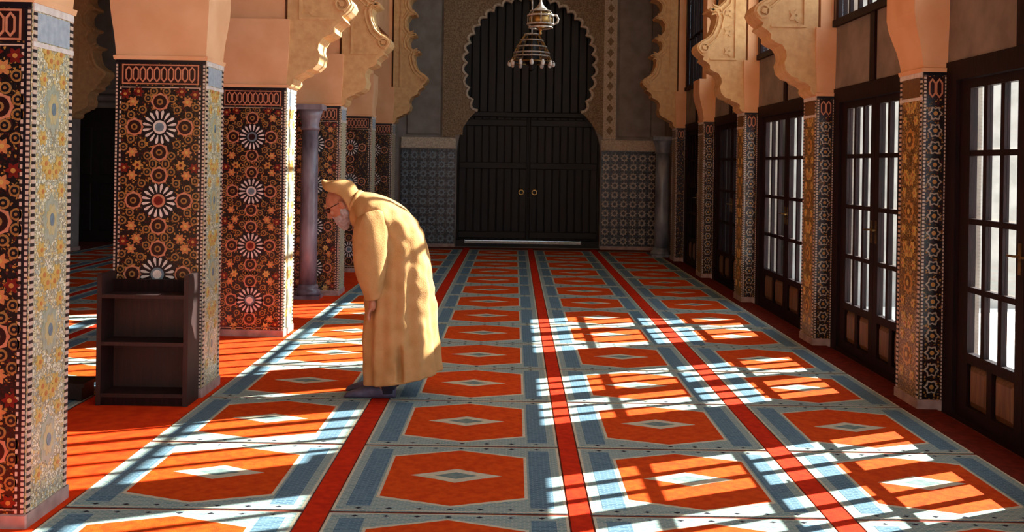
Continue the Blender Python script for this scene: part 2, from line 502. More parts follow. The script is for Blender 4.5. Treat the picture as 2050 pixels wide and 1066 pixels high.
# pale lobed edging following the arch
path = []
for x, z in RH[7:]:
    path.append((XC + x, YF - 0.035, z))
path += [(2 * XC - p[0], p[1], p[2]) for p in reversed(path[:-1])]
MB().tube(path, 0.028, 6).build('lobed_edging', 'plaster_pale', wall_far)
for s in (-1, 1):
    def xx(a, b):
        return (XC + a, XC + b) if s > 0 else (XC - b, XC - a)
    x0, x1 = xx(1.33, 1.56)
    MB().box(x0, x1, YF - 0.05, YF, 1.98, 5.2).build('carved_band', 'stucco' if s < 0 else 'plaster_pale', wall_far)
    for k in range(16):
        z = 2.06 + k * 0.2
        MB().prism([((x0 + x1) / 2 - 0.06, z + 0.08), ((x0 + x1) / 2, z), ((x0 + x1) / 2 + 0.06, z + 0.08), ((x0 + x1) / 2, z + 0.16)], YF - 0.065, YF - 0.05, 'y').build('lozenge', 'stucco', wall_far)
    x0, x1 = xx(1.60, 2.20)
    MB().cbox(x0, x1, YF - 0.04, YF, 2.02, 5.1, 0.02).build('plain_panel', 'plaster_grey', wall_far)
    x0, x1 = xx(1.31, 2.30)
    MB().cbox(x0, x1, YF - 0.06, YF, 1.77, 1.97, 0.015).build('carved_frieze', 'plaster_pale', wall_far)
    for k in range(8):
        cx = x0 + (k + 0.5) * (x1 - x0) / 8
        MB().ring(0.02, 0.045, YF - 0.06, YF - 0.072, 12, 0, cx, 1.87, 6, 0.15).build('frieze_flower', 'plaster_pale', wall_far)
    w = MB().box(x0, x1, YF - 0.05, YF, 0.06, 1.77)
    wains = w.build('tile_wainscot', 'tile_grey', wall_far)
    MB().box(x0, x1, YF - 0.07, YF, 0.0, 0.06).build('skirting', 'plinth', wall_far)
    if s > 0 or True:
        star = MB()
        pts = []
        for i in range(16):
            a = PI * i / 8
            r = 0.078 if i % 2 == 0 else 0.05
            pts.append((r * math.cos(a), r * math.sin(a)))
        inner = [(0.55 * p[0], 0.55 * p[1]) for p in pts]
        star.prism(pts, -0.056, -0.05, 'y', 0, holes=[inner])
        star_me = star.mesh('star_tile', 't_blue' if s < 0 else 't_pale')
        for i in range(6):
            for j in range(10):
                inst('star_tile', star_me, wains, (x0 + 0.0825 + i * 0.165, YF, 0.155 + j * 0.166))

# the dark wooden doorway filling
dw = thing('arched_doorway', 'tall black-brown wooden double door inside the lobed horseshoe arch', 'door', (XC, YF + 0.22, 0))
for s in (-1, 1):
    leaf = MB()
    leaf.box(min(0.012 * s, 1.28 * s), max(0.012 * s, 1.28 * s), 0.03, 0.07, 0.12, 2.40).build('door_leaf', 'wood_black', dw)
    lf = dw.children[-1]
    for k in range(9):
        a = s * (0.03 + k * 0.138)
        b = s * (0.03 + k * 0.138 + 0.126)
        MB().cbox(min(a, b), max(a, b), 0.0, 0.03, 0.13, 2.38, 0.01).build('plank', 'wood_black', lf)
    for z in (0.16, 1.42, 2.2):
        MB().cbox(min(0.03 * s, 1.26 * s), max(0.03 * s, 1.26 * s), -0.03, 0.0, z, z + 0.12, 0.01).build('rail', 'wood_black', lf)
    hx = 0.12 * s
    MB().ring(0.035, 0.05, -0.03, -0.05, 16, 0, hx, 1.0).build('ring_handle', 'brass', lf)
for k in range(16):
    a = -1.2 + k * 0.15
    MB().cbox(a, a + 0.138, 0.01, 0.06, 2.42, 4.55, 0.01).build('upper_plank', 'wood_black', dw)
MB().cbox(-1.28, 1.28, -0.05, 0.06, 2.36, 2.46, 0.015).build('transom', 'wood_black', dw)
MB().box(-1.5, 1.5, 0.14, 0.18, 0.10, 2.46).build('light_stop_board', 'wood_black', dw)  # added behind the planks to stop daylight leaking through their gaps
MB().box(-1.5, 1.5, 0.14, 0.18, 2.46, 4.8).build('light_stop_board', 'wood_black', dw)
MB().cbox(-1.14, 0.98, -0.08, 0.06, 0.06, 0.105, 0.01).build('light_slit_strip', 'slit_light', dw)['label'] = 'pale strip standing in for the slit of light under the door'  # daylight gap under the door, drawn as a pale strip
MB().box(-1.296, 1.296, -0.1, 0.1, 0.0, 0.06).build('threshold', 'wood_black', dw)
for a, b in ((-1.296, -1.14), (0.98, 1.296)):
    MB().box(a, b, -0.09, 0.13, 0.06, 0.125).build('slit_end_block', 'wood_black', dw)  # added to block both ends of the light slit
# second dark doorway in the left hall
d2 = thing('side_doorway', 'dark wooden door in the shadow of the left hall behind the nearest pillars', 'door', (-7.5, YF - 0.11, 0))
MB().box(-0.9, 0.9, 0.02, 0.08, 0.0, 2.4).build('door_leaf', 'wood_black', d2)
for s in (-1, 1):
    for z in (0.2, 1.2):
        MB().cbox(min(0.08 * s, 0.8 * s), max(0.08 * s, 0.8 * s), 0.0, 0.02, z, z + 0.85, 0.012).build('door_panel', 'wood_black', d2)
for i, z in enumerate((2.4, 2.52, 2.66)):
    MB().cbox(-1.05 - 0.05 * i, 1.05 + 0.05 * i, -0.03 - 0.03 * i, 0.08, z, z + 0.1, 0.02).build('cornice', 'plaster_grey', d2)

# ------------------------------------------------------------------ carpet
carpet = thing('carpet', 'orange, red and slate-blue patterned prayer carpet covering the floor', 'carpet', (0, 0, 0))
MB().box(-9.9, 2.66, -3.1, 17.78, 0.0, 0.008).build('backing', 'c_seam', carpet)
RP, Y0 = 1.012, 4.25
def mat_mesh():
    m = MB()
    m.box(-0.5, 0.5, -0.49, 0.49, 0.008, 0.012, 0)
    for s in (-1, 1):
        a, b = sorted((s * 0.488, s * 0.5))
        m.box(a, b, -0.49, 0.49, 0.012, 0.0128, 1)
        a, b = sorted((s * 0.345, s * 0.448))
        m.box(a, b, -0.43, 0.43, 0.012, 0.0128, 2)
        a, b = sorted((s * 0.482, s * 0.49))
        m.box(-0.5, 0.5, a, b, 0.0121, 0.0129, 1)
        for k in range(7):
            x = -0.39 + k * 0.13
            y = s * 0.458
            m.prism([(x - 0.014, y), (x, y - 0.009), (x + 0.014, y), (x, y + 0.009)], 0.012, 0.0132, 'z', 3)
    return m.mesh('mat', ['c_grey', 'c_pale', 'c_blue', 'c_dot'])
def hexa(w, c, p):
    return [(-w, -c), (0, -p), (w, -c), (w, c), (0, p), (-w, c)]
def medallion_mesh():
    m = MB()
    m.prism(hexa(0.334, 0.318, 0.436), 0.012, 0.0130, 'z', 1)
    m.prism(hexa(0.320, 0.300, 0.418), 0.013, 0.0138, 'z', 0)
    return m.mesh('medallion', ['c_orange', 'c_pale'])
def diamond_mesh():
    m = MB()
    def dia(w, h, k):
        return [(-w, 0), (-w * 0.45, -h * k), (0, -h), (w * 0.45, -h * k), (w, 0), (w * 0.45, h * k), (0, h), (-w * 0.45, h * k)]
    m.prism(dia(0.215, 0.105, 0.5), 0.0138, 0.0146, 'z', 0)
    m.prism(dia(0.10, 0.052, 0.5), 0.0146, 0.0150, 'z', 1)
    return m.mesh('diamond', ['c_pale', 'c_mid'])
mat_me, med_me, dia_me = mat_mesh(), medallion_mesh(), diamond_mesh()
COLS = [(-1.89, -0.88), (-0.76, 0.25), (0.355, 1.35), (1.475, 2.45), (-3.62, -2.62), (-4.73, -3.73), (-5.84, -4.84), (-6.95, -5.95)]
for ci, (a, b) in enumerate(COLS):
    w = b - a
    for r in range(-4, 14):
        cy = Y0 + RP * (r + 0.5)
        if cy > 17.5 or (ci > 3 and cy < 4):
            continue
        c = inst('mat', mat_me, carpet, ((a + b) / 2, cy, 0), 0, (w, 1, 1))
        d = inst('medallion', med_me, c)
        inst('diamond', dia_me, c)
for a, b in ((-0.88, -0.76), (0.25, 0.355), (1.35, 1.475), (-3.73, -3.62), (-4.84, -4.73), (-5.95, -5.84)):
    MB().box(a + 0.008, b - 0.008, -3.0, 17.7, 0.008, 0.0125).build('red_stripe', 'c_red', carpet)
MB().box(-2.60, -1.90, -3.0, 17.7, 0.008, 0.0122).build('plain_strip', 'c_plain', carpet)
MB().box(2.455, 2.66, -3.0, 17.7, 0.008, 0.0122).build('edge_strip', 'c_dark', carpet)

# ------------------------------------------------------------------ zellige pieces (shared meshes, facing -y)
def rosette(center, scale=1.0):
    m = MB()
    m.ring(0, 0.112, 0, -0.004, 32, 0, lobes=16, amp=0.04)
    for i in range(16):
        a = 2 * PI * (i + 0.5) / 16
        def pt(r, w):
            return (r * math.cos(a) - w * math.sin(a), r * math.sin(a) + w * math.cos(a))
        m.prism([pt(0.052, -0.0015), pt(0.080, -0.0075), pt(0.098, -0.0085), pt(0.108, 0.0), pt(0.098, 0.0085), pt(0.080, 0.0075), pt(0.052, 0.0015)], -0.0075, -0.003, 'y', 1)
    m.ring(0, 0.042, -0.003, -0.008, 24, 2)
    m.ring(0, 0.028, -0.007, -0.011, 16, 3)
    return m.mesh('rosette', ['t_black', 't_white', center[0], center[1]])
ROS = [rosette(('t_pink', 't_red')), rosette(('t_white', 't_blue')), rosette(('t_blue', 't_maroon')), rosette(('t_blue', 't_white'))]
def star_ring():
    m = MB()
    m.ring(0, 0.054, 0, -0.004, 24, 0, lobes=8, amp=0.09)
    m.ring(0, 0.042, -0.003, -0.006, 20, 1)
    m.ring(0, 0.020, -0.005, -0.008, 14, 2)
    m.ring(0, 0.011, -0.007, -0.0095, 8, 1)
    return m.mesh('star_ring', ['t_pink', 't_maroon', 't_tan'])
def small_ring():
    m = MB()
    m.ring(0, 0.025, 0, -0.004, 12, 0)
    m.ring(0, 0.0165, -0.003, -0.006, 10, 1)
    m.ring(0, 0.007, -0.005, -0.008, 6, 0)
    return m.mesh('small_ring', ['t_tan', 't_black'])
def floret(c, d):
    m = MB()
    m.ring(0, 0.027, 0, -0.0045, 24, 0, lobes=6, amp=0.3)
    m.ring(0, 0.010, -0.004, -0.007, 8, 1)
    return m.mesh('floret', [c, d])
def lozenge():
    m = MB()
    o = [(-0.022, -0.035), (0, -0.062), (0.022, -0.035), (0.022, 0.035), (0, 0.062), (-0.022, 0.035)]
    i = [(p[0] * 0.62, p[1] * 0.8) for p in o]
    m.prism(o, -0.006, 0.0, 'y', 0, holes=[i])
    return m.mesh('lozenge', ['t_pink'])
def soft_rosette(a, b, c):
    m = MB()
    m.ring(0, 0.108, 0, -0.003, 32, 0, lobes=8, amp=0.12)
    m.ring(0, 0.07, -0.002, -0.005, 24, 1, lobes=8, amp=-0.15)
    m.ring(0, 0.03, -0.004, -0.007, 16, 2)
    return m.mesh('rosette', [a, b, c])
ROSP = soft_rosette('t_sage', 't_cream', 't_blue')
ROSG = soft_rosette('t_ochre', 't_brown', 't_yellow')
def chain_star():
    m = MB()
    m.ring(0, 0.040, 0, -0.004, 24, 0, lobes=6, amp=0.18)
    m.ring(0, 0.030, -0.003, -0.006, 24, 1, lobes=6, amp=0.18)
    m.ring(0, 0.014, -0.005, -0.008, 12, 2)
    return m.mesh('chain_star', ['t_pale', 't_black', 't_ochre'])
CS = chain_star()
SR, SM, LZ = star_ring(), small_ring(), lozenge()
FL = [floret('t_yellow', 't_orange'), floret('t_orange', 't_yellow'), floret('t_ochre', 't_red'), floret('t_red', 't_ochre')]
ZROS = [0.32, 0.78, 1.24, 1.70]

def tile_face(parent, w, loc, rot, style, k0=0, detail=2, side_mat='tile_pale'):
    """one tiled face of a pillar: w wide, face plane at local y = 0, looking along -y; parts sit on a panel"""
    h = w / 2
    pn = MB().box(-h, h, -0.004, 0.004, 0.07, ZT).build('tile_panel', side_mat if style == 'side' else 'tile_dark', parent, loc, rot)
    y = -0.004
    if style == 'front':
        f = h - 0.03          # half width inside the border
        for s in (-1, 1):
            a, b = sorted((s * (h - 0.002), s * (h - 0.014)))
            MB().box(a, b, -0.008, -0.003, 0.07, ZT - 0.02).build('bead_border', 'beads_fine', pn)
            a, b = sorted((s * (h - 0.014), s * (h - 0.026)))
            MB().box(a, b, -0.0075, -0.003, 0.07, ZT - 0.02).build('black_border', 't_black', pn)
            a, b = sorted((s * (h - 0.027), s * (h - 0.037)))
            MB().box(a, b, -0.008, -0.003, 0.07, 1.955).build('bead_border', 'beads', pn)
        MB().box(-h, h, -0.008, -0.003, ZT - 0.022, ZT).build('black_border', 't_black', pn)
        MB().box(-f, f, -0.0085, -0.003, 1.945, 1.957).build('bead_border', 'beads', pn)
        MB().box(-f, f, -0.0085, -0.003, 0.085, 0.097).build('bead_border', 'beads', pn)
        # frieze: dark field, pale frame, row of lozenges
        MB().box(-f, f, -0.006, -0.003, 1.965, 2.095).build('frieze_field', 't_maroon', pn)
        fr = MB()
        fr.prism([(-f + 0.01, 1.968), (f - 0.01, 1.968), (f - 0.01, 2.092), (-f + 0.01, 2.092)], -0.009, -0.004, 'y', 0,
                 holes=[[(-f + 0.018, 1.976), (f - 0.018, 1.976), (f - 0.018, 2.084), (-f + 0.018, 2.084)]])
        fr.build('frieze_frame', 't_pink', pn)
        n = 10
        for i in range(n):
            inst('lozenge', LZ, pn, (-f + 0.03 + (i + 0.5) * (2 * f - 0.06) / n, -0.005, 2.03), 0, (0.9, 1, 0.82))
        for k, z in enumerate(ZROS):
            inst('rosette', ROS[(k0 + k) % 4], pn, (0, y, z))
            for dx, dz in ((0, 0.158), (0, -0.158), (0.158, 0), (-0.158, 0)):
                inst('star_ring', SR, pn, (dx, y, z + dz))
            if detail < 2:
                continue
            for dx, dz in ((0.108, 0.108), (0.180, 0.075), (0.075, 0.180), (0.232, 0.03), (0.225, 0.125), (0.04, 0.224)):
                for sx in (-1, 1):
                    for sz in (-1, 1):
                        inst('small_ring', SM, pn, (sx * dx, y, z + sz * dz))
            for dx, dz, fi in ((0.17, 0.158, 1), (0.135, 0.222, 0), (0.218, 0.205, 3)):
                for sx in (-1, 1):
                    for sz in (-1, 1):
                        if sz < 0 and dz > 0.2 and k > 0:
                            continue
                        inst('floret', FL[(fi + (k if fi == 0 else 0)) % 4], pn, (sx * dx, y, z + sz * dz))
    elif style == 'side':
        for s in (-1, 1):
            a, b = sorted((s * (h - 0.004), s * (h - 0.030)))
            MB().box(a, b, -0.008, -0.003, 0.07, ZT - 0.01).build('bead_border', 'beads', pn)
        MB().box(-h, h, -0.009, -0.003, 1.945, 1.965).build('bead_border', 't_white', pn)
        MB().box(-h, h, -0.009, -0.003, 2.09, ZT).build('bead_border', 't_white', pn)
        MB().box(-h + 0.035, h - 0.035, -0.006, -0.003, 1.97, 2.085).build('frieze_field', 't_mist' if side_mat == 'tile_pale' else 't_brown', pn)
        if detail >= 1:
            for k, z in enumerate(ZROS):
                if side_mat == 'tile_gold':
                    inst('rosette', ROSG, pn, (0, y, z), 0, (0.62, 1, 0.62))
                else:
                    inst('rosette', ROSP, pn, (0, y, z), 0, (0.62, 1, 0.9))
                for sx in (-1, 1):
                    for dz in (-0.12, 0.12):
                        inst('floret', FL[0], pn, (sx * 0.085, y, z + dz))
                    inst('floret', FL[0], pn, (sx * 0.03, y, z + 0.2), 0, (1.1, 1, 1.1))
                    inst('floret', FL[0], pn, (sx * 0.06, y, z + 0.235), 0, (1.1, 1, 1.1))
    else:                       # narrow face of a pillar set against the wall
        for s in (-1, 1):
            a, b = sorted((s * (h - 0.003), s * (h - 0.017)))
            MB().box(a, b, -0.008, -0.003, 0.07, ZT - 0.02).build('bead_border', 'beads_fine', pn)
        MB().box(-h, h, -0.007, -0.003, ZT - 0.02, ZT).build('black_border', 't_black', pn)
        MB().box(-h + 0.02, h - 0.02, -0.006, -0.003, 1.95, 2.09).build('frieze_field', 't_maroon', pn)
        inst('lozenge', LZ, pn, (-0.022, -0.005, 2.02))
        inst('lozenge', LZ, pn, (0.022, -0.005, 2.02))
        if detail >= 1:
            for k in range(17):
                z = 0.15 + k * 0.107
                inst('chain_star', CS, pn, (0, y, z))
    return pn

def corbel(parent, x0, x1, side, flare=0.16, top=True):
    """plaster block over the tiling: waist, swelling towards the aisle, ledge, thinner pier above. side +1: aisle lies at +x"""
    prof = [(2.12, 0.012, 0.0), (2.145, 0.016, 0.0), (2.15, 0.002, 0.0), (2.20, 0.004, 0.08), (2.28, 0.008, 0.30), (2.36, 0.014, 0.60), (2.43, 0.018, 0.86), (2.50, 0.02, 1.0), (2.70, 0.02, 1.0)]
    rings = []
    for z, o, t in prof:
        f = flare * t
        a, b = (x0 - o - 0.02 * t, x1 + o + f) if side > 0 else (x0 - o - f, x1 + o)
        rings.append([(a, -o, z), (b, -o, z), (b, PD + o + 0.07 * t, z), (a, PD + o + 0.07 * t, z)])
    MB().loft(rings).build('corbel', 'plaster_plain', parent)
    if top:
        MB().box(x0 + 0.03, x1 - 0.03, 0.03, PD - 0.03, 2.70, ZC).build('upper_pier', 'plaster_plain', parent)

WHERE_L = {1.75: 'tiled pillar behind the left edge of the view', 4.0: 'tiled pillar nearest the viewer, cut by the left edge of the picture',
           6.25: 'tiled pillar with sunburst rosettes standing behind the low dark bookshelf',
           8.45: 'tiled pillar with four rosettes between the bookshelf pillar and the bowing man',
           11.1: 'tiled pillar behind the bowing man with a marble column beside it',
           13.5: 'dim tiled pillar past the marble column on the left, fifth of its row', 15.8: 'farthest tiled pillar of the left row, next to the end wall'}
WHERE_R = {1.75: 'tiled wall pillar behind the right edge of the view', 4.0: 'tiled wall pillar just past the right edge of the picture',
           6.25: 'nearest tiled wall pillar on the right, beside the largest glazed door',
           8.45: 'second tiled wall pillar on the right, lit gold on its aisle face', 11.1: 'third tiled wall pillar on the right under a carved arch end',
           13.5: 'fourth wall pillar on the right, small and dim under a grey block', 15.8: 'farthest wall pillar on the right, next to the end wall'}
ARCHED = (8.45, 11.1, 15.8)
for i, y in enumerate(ROWS):
    if y > 3:
        p = thing('tiled_pillar', WHERE_L[y], 'pillar', (0, y, 0), group='tiled pillars of the left row')
        MB().box(XL - PW + 0.004, XL - 0.004, 0.004, PD - 0.004, 0.0, ZT).build('core', 'plaster_plain', p)
        MB().cbox(XL - PW - 0.012, XL + 0.012, -0.012, PD + 0.012, 0.0, 0.07, 0.006).build('plinth', 'plinth', p)
        d = 2 if y < 10 else (1 if y < 14 else 0)
        tile_face(p, PW, (XL - PW / 2, 0, 0), 0, 'front', i, 2 if y < 12 else 1)
        tile_face(p, PD, (XL, PD / 2, 0), PI / 2, 'side', i, 1 if y < 9 else 0)
        corbel(p, XL - PW, XL, 1, 0.0, True)
    if y > 3:
        p = thing('tiled_pillar', WHERE_R[y], 'pillar', (0, y, 0), group='tiled pillars of the right wall')
        MB().box(XR + 0.004, XG, 0.004, PD - 0.004, 0.0, ZT).build('core', 'plaster_plain', p)
        MB().cbox(XR - 0.012, XG, -0.012, PD + 0.012, 0.0, 0.07, 0.006).build('plinth', 'plinth', p)
        tile_face(p, 0.15, (XR + 0.075, 0, 0), 0, 'narrow', i, 1 if y < 14 else 0)
        tile_face(p, PD, (XR, PD / 2, 0), -PI / 2, 'side', i, 1 if y < 12 else 0, 'tile_gold')
        corbel(p, XR, XG + 0.02, -1, 0.05 if y not in ARCHED else 0.0, True)

# ------------------------------------------------------------------ lobed arches across the aisle
EDGE = [(0, 2.12), (0.035, 2.136), (0.06, 2.17), (0.055, 2.20), (0.085, 2.225), (0.15, 2.25), (0.165, 2.27), (0.22, 2.285), (0.265, 2.33), (0.28, 2.40),
        (0.262, 2.45), (0.268, 2.50), (0.30, 2.55), (0.36, 2.575), (0.395, 2.60), (0.395, 2.64), (0.43, 2.675), (0.478, 2.704), (0.462, 2.735), (0.49, 2.755), (0.525, 2.79),
        (0.545, 2.832), (0.53, 2.88), (0.49, 2.915), (0.44, 2.94), (0.385, 2.99), (0.345, 3.079), (0.325, 3.18), (0.34, 3.22), (0.41, 3.245), (0.425, 3.262), (0.41, 3.28),
        (0.31, 3.30), (0.245, 3.36), (0.235, 3.43), (0.27, 3.50), (0.345, 3.52), (0.362, 3.54), (0.345, 3.56), (0.26, 3.58), (0.205, 3.65), (0.20, 3.75), (0.25, 3.83), (0.345, 3.85)]
def arch_profile(span):
    left = list(EDGE)
    cx, cz, a, b = span / 2, 3.88, span / 2 - 0.36, 1.25
    n = 7
    tips = [(cx - a * math.cos(PI / 2 * i / n), cz + b * math.sin(PI / 2 * i / n)) for i in range(n + 1)]
    for i in range(n):
        p, q = Vector(tips[i]), Vector(tips[i + 1])
        d = q - p
        nr = Vector((-d.y, d.x)).normalized()
        for k in range(7):
            t = k / 7
            w = p + d * t + nr * 0.14 * math.sin(PI * t) ** 0.6
            left.append((w.x, min(w.y, 5.35)))
    left.append(tips[-1])
    return left
def lobed_arch(xl, xr, y, label):
    o = thing('lobed_arch', label, 'arch', (xl, y, 0), group='lobed arches across the aisles')
    span = xr - xl
    L = arch_profile(span)
    full = L + [(span - x, z) for x, z in reversed(L[:-1])]
    MB().prism(full + [(span, ZC), (0, ZC)], 0.0, PD, 'y').build('arch_wall', 'plaster', o)
    # raised moulding following the lobes, carved frames and the scroll bosses at the tips
    def offset(pts, d):
        out = []
        for i in range(1, len(pts) - 1):
            t = Vector(pts[i + 1]) - Vector(pts[i - 1])
            n = Vector((-t.y, t.x)).normalized()
            out.append((pts[i][0] + n.x * d, pts[i][1] + n.y * d))
        return out
    for s in (0, 1):
        def fx(x):
            return x if s == 0 else span - x
        for d, r in ((0.028, 0.017), (0.078, 0.012)):
            path = offset(L[18:], d)
            path = [p for p in path if 2.715 < p[1] < 5.5 and (p[0] > 0.1)]
            MB().tube([(fx(p[0]), -0.003, p[1]) for p in path], r, 6).build('lobe_moulding', 'plaster', o)
        fr = MB()
        fr.box(min(fx(0.10), fx(0.40)), max(fx(0.10), fx(0.40)), -0.014, 0, 2.700, 2.722)
        fr.box(min(fx(0.10), fx(0.125)), max(fx(0.10), fx(0.125)), -0.014, 0, 2.722, 5.2)
        fr.build('carved_frame', 'plaster', o)
        b = MB()
        b.ring(0.042, 0.058, 0.0, -0.018, 20, 0, fx(0.462), 2.835)
        b.ring(0.0, 0.022, 0.0, -0.022, 14, 0, fx(0.462), 2.835)
        b.build('scroll_boss', 'plaster', o)
        for zz in (2.80, 3.02, 3.24, 3.46):
            MB().ring(0.012, 0.05, 0.0, -0.008, 20, 0, fx(0.19), zz, 5, 0.3).build('carved_flower', 'plaster', o)
    return o
lobed_arch(XL, XR, 8.45, 'nearest lobed plaster arch, its carved ends over the second wall pillar and the four-rosette pillar')
lobed_arch(XL, XR, 11.1, 'middle lobed plaster arch, its carved end above the bowing man')
lobed_arch(XL, XR, 15.8, 'farthest lobed arch crossing the aisle just before the end wall')
lobed_arch(-7.03, XL - PW, 15.8, 'dim lobed arch in the left hall, seen beside the nearest pillar')
p = thing('hall_pillar', 'dark pillar deep in the left hall carrying the dim lobed arch', 'pillar', (-7.3, 15.8, 0))
MB().box(-0.27, 0.27, 0, PD, 0.07, ZC).build('shaft', 'plaster_grey', p)
MB().cbox(-0.29, 0.29, -0.02, PD + 0.02, 0, 0.07, 0.01).build('plinth', 'plinth', p)

# ------------------------------------------------------------------ glazed doors and upper windows along the right wall
def glazed_bay(n, y0, y1, where):
    """frame, two leaves of 3 x 4 panes over panels"""
    D = thing('door_%d' % n, where[0], 'door', (XG, y0, 0), kind='structure')
    W = y1 - y0
    fr = MB()
    JB = 0.15
    fr.box(-0.01, 0.08, 0, JB, 0, 2.18)
    fr.box(-0.01, 0.08, W - JB, W, 0, 2.18)
    fr.box(-0.01, 0.08, JB, W - JB, 2.06, 2.18)
    fr.box(-0.005, 0.08, JB, W - JB, 0.0, 0.03)
    fr.build('door_frame', 'wood', D)
    lw = (W - 2 * JB) / 2
    nc, nr = 3, 4
    z0, z1 = 0.42, 2.0
    st, mt = 0.14, 0.045
    ms = 0.09
    pw = (lw - st - ms - (nc - 1) * mt) / nc
    ph = (z1 - z0 - (nr - 1) * mt) / nr
    pane_me = MB().box(-0.002, 0.002, 0, pw, 0, ph).mesh('pane', 'glass')
    for k in range(2):
        yb = JB + k * lw
        lf = MB()
        a0, b0 = (st, ms) if k == 0 else (ms, st)
        y1_ = lw - b0
        mid = (a0 + y1_) / 2
        lf.box(0, 0.045, 0.003, a0, 0.02, 2.055)
        lf.box(0, 0.045, y1_, lw - 0.003, 0.02, 2.055)
        lf.box(0, 0.045, a0, y1_, z1, 2.055)
        lf.box(0, 0.045, a0, y1_, 0.02, 0.10)
        lf.box(0, 0.045, a0, y1_, 0.36, z0)
        lf.box(0.0, 0.045, mid - 0.03, mid + 0.03, 0.10, 0.36)
        for c in range(1, nc):
            yy = a0 + c * (pw + mt) - mt
            lf.box(0.005, 0.038, yy, yy + mt, z0, z1)
        for r in range(1, nr):
            zz = z0 + r * (ph + mt) - mt
            lf.box(0.003, 0.040, a0, y1_, zz, zz + 0.034)
        leaf = lf.build('door_leaf', 'wood', D, (0.015, yb, 0))
        for c in range(nc):
            for r in range(nr):
                inst('pane', pane_me, leaf, (0.022, a0 + c * (pw + mt), z0 + r * (ph + mt)))
        for a, b in ((a0, mid - 0.03), (mid + 0.03, y1_)):
            pm = MB()
            vs = [(0.03, a, 0.10), (0.03, b, 0.10), (0.03, b, 0.36), (0.03, a, 0.36), (0.006, a + 0.04, 0.14), (0.006, b - 0.04, 0.14), (0.006, b - 0.04, 0.32), (0.006, a + 0.04, 0.32), (0.04, a, 0.10), (0.04, b, 0.10), (0.04, b, 0.36), (0.04, a, 0.36)]
            pm.add(vs, [(4, 5, 6, 7), (0, 1, 5, 4), (1, 2, 6, 5), (2, 3, 7, 6), (3, 0, 4, 7), (8, 11, 10, 9), (0, 8, 9, 1), (1, 9, 10, 2), (2, 10, 11, 3), (3, 11, 8, 0)])
            pm.build('door_panel', 'wood_lit', leaf)  # panel colour carries the painted sunlight
        hy = lw - 0.045 if k == 0 else 0.045
        MB().box(-0.004, 0.0, hy - 0.015, hy + 0.015, 0.95, 1.12).tube([(-0.004, hy, 1.05), (-0.035, hy, 1.05), (-0.04, hy + (0.06 if k else -0.06), 1.05)], 0.007, 6).build('door_handle', 'brass', leaf)
    # window over it
    Wn = thing('window_%d' % n, where[1], 'window', (XG, y0, 2.70), kind='structure')
    H = 3.9
    fr = MB()
    fr.box(-0.03, 0.10, 0, W, 0, 0.06)
    fr.box(0.0, 0.08, 0, 0.06, 0.06, H)
    fr.box(0.0, 0.08, W - 0.06, W, 0.06, H)
    fr.box(0.0, 0.08, 0.06, W - 0.06, H - 0.06, H)
    nc2, nr2 = 8, 5
    pw2 = (W - 0.12) / nc2
    ph2 = (H - 0.12) / nr2
    for c in range(1, nc2):
        t = 0.035 if c == 4 else 0.02
        fr.box(0.022, 0.05, 0.06 + c * pw2 - t, 0.06 + c * pw2 + t, 0.06, H - 0.06)
    for r in range(1, nr2):
        fr.box(0.02, 0.055, 0.06, W - 0.06, 0.06 + r * ph2 - 0.016, 0.06 + r * ph2 + 0.016)
    fr.build('window_frame', 'wood', Wn)
    me = MB().box(-0.002, 0.002, 0.002, pw2 - 0.002, 0.002, ph2 - 0.002).mesh('pane', 'glass')
    for c in range(nc2):
        for r in range(nr2):
            inst('pane', me, Wn, (0.037, 0.06 + c * pw2, 0.06 + r * ph2))
    # dark post between door head and window sill
    MB().box(-0.02, 0.0, W / 2 - 0.05, W / 2 + 0.05, -0.52, 0.0).build('post', 'wood', Wn)
NAMES = {-0.5: ('glazed double door behind the viewer on the right', 'tall barred window behind the viewer on the right'),
         1.75: ('glazed double door just outside the right edge of the picture', 'tall barred window just outside the right edge'),
         4.0: ('glazed dark wood double door at the right edge, largest in view', 'barred window high above the largest glazed door'),
         6.25: ('glazed dark wood double door between the two nearest wall pillars', 'barred window above the door between the two nearest wall pillars'),
         8.45: ('glazed dark wood double door between the second and third wall pillars', 'barred window above the door of the third bay'),
         11.1: ('dim glazed double door between the third and fourth wall pillars', 'barred window above the dim door of the fourth bay'),
         13.5: ('farthest glazed double door, nearly dark, beside the end wall', 'farthest barred window above the last glazed door')}
allr = [-0.5] + ROWS
for i in range(len(allr) - 1):
    glazed_bay(i + 1, allr[i] + PD, allr[i + 1], NAMES[allr[i]])

# ------------------------------------------------------------------ marble columns
def column(x, y, r, h, m, label):
    o = thing('marble_column', label, 'column', (x, y, 0))
    MB().box(-r * 1.5, r * 1.5, -r * 1.5, r * 1.5, 0, 0.05).build('plinth', m, o)
    MB().lathe([(r * 1.45, 0.05), (r * 1.5, 0.075), (r * 1.4, 0.10), (r * 1.15, 0.115), (r * 1.2, 0.14), (r * 1.05, 0.165)], 24).build('base', m, o, smooth=True)
    MB().lathe([(r, 0.165), (r, 0.6), (r * 0.98, 1.2), (r * 0.93, h - 0.28)], 24).build('shaft', m, o, smooth=True)
    MB().lathe([(r * 0.93, h - 0.28), (r * 1.1, h - 0.27), (r * 1.08, h - 0.25), (r * 0.98, h - 0.23), (r * 1.15, h - 0.14), (r * 1.45, h - 0.06)], 24).build('capital', m, o, smooth=True)
    MB().box(-r * 1.55, r * 1.55, -r * 1.55, r * 1.55, h - 0.06, h).build('abacus', m, o)
column(-2.23, 10.88, 0.095, 2.12, 'marble', 'round mauve marble column in front of the pillar behind the bowing man')
column(2.46, 16.6, 0.12, 2.0, 'marble_grey', 'round grey marble column in the right corner by the end wall')

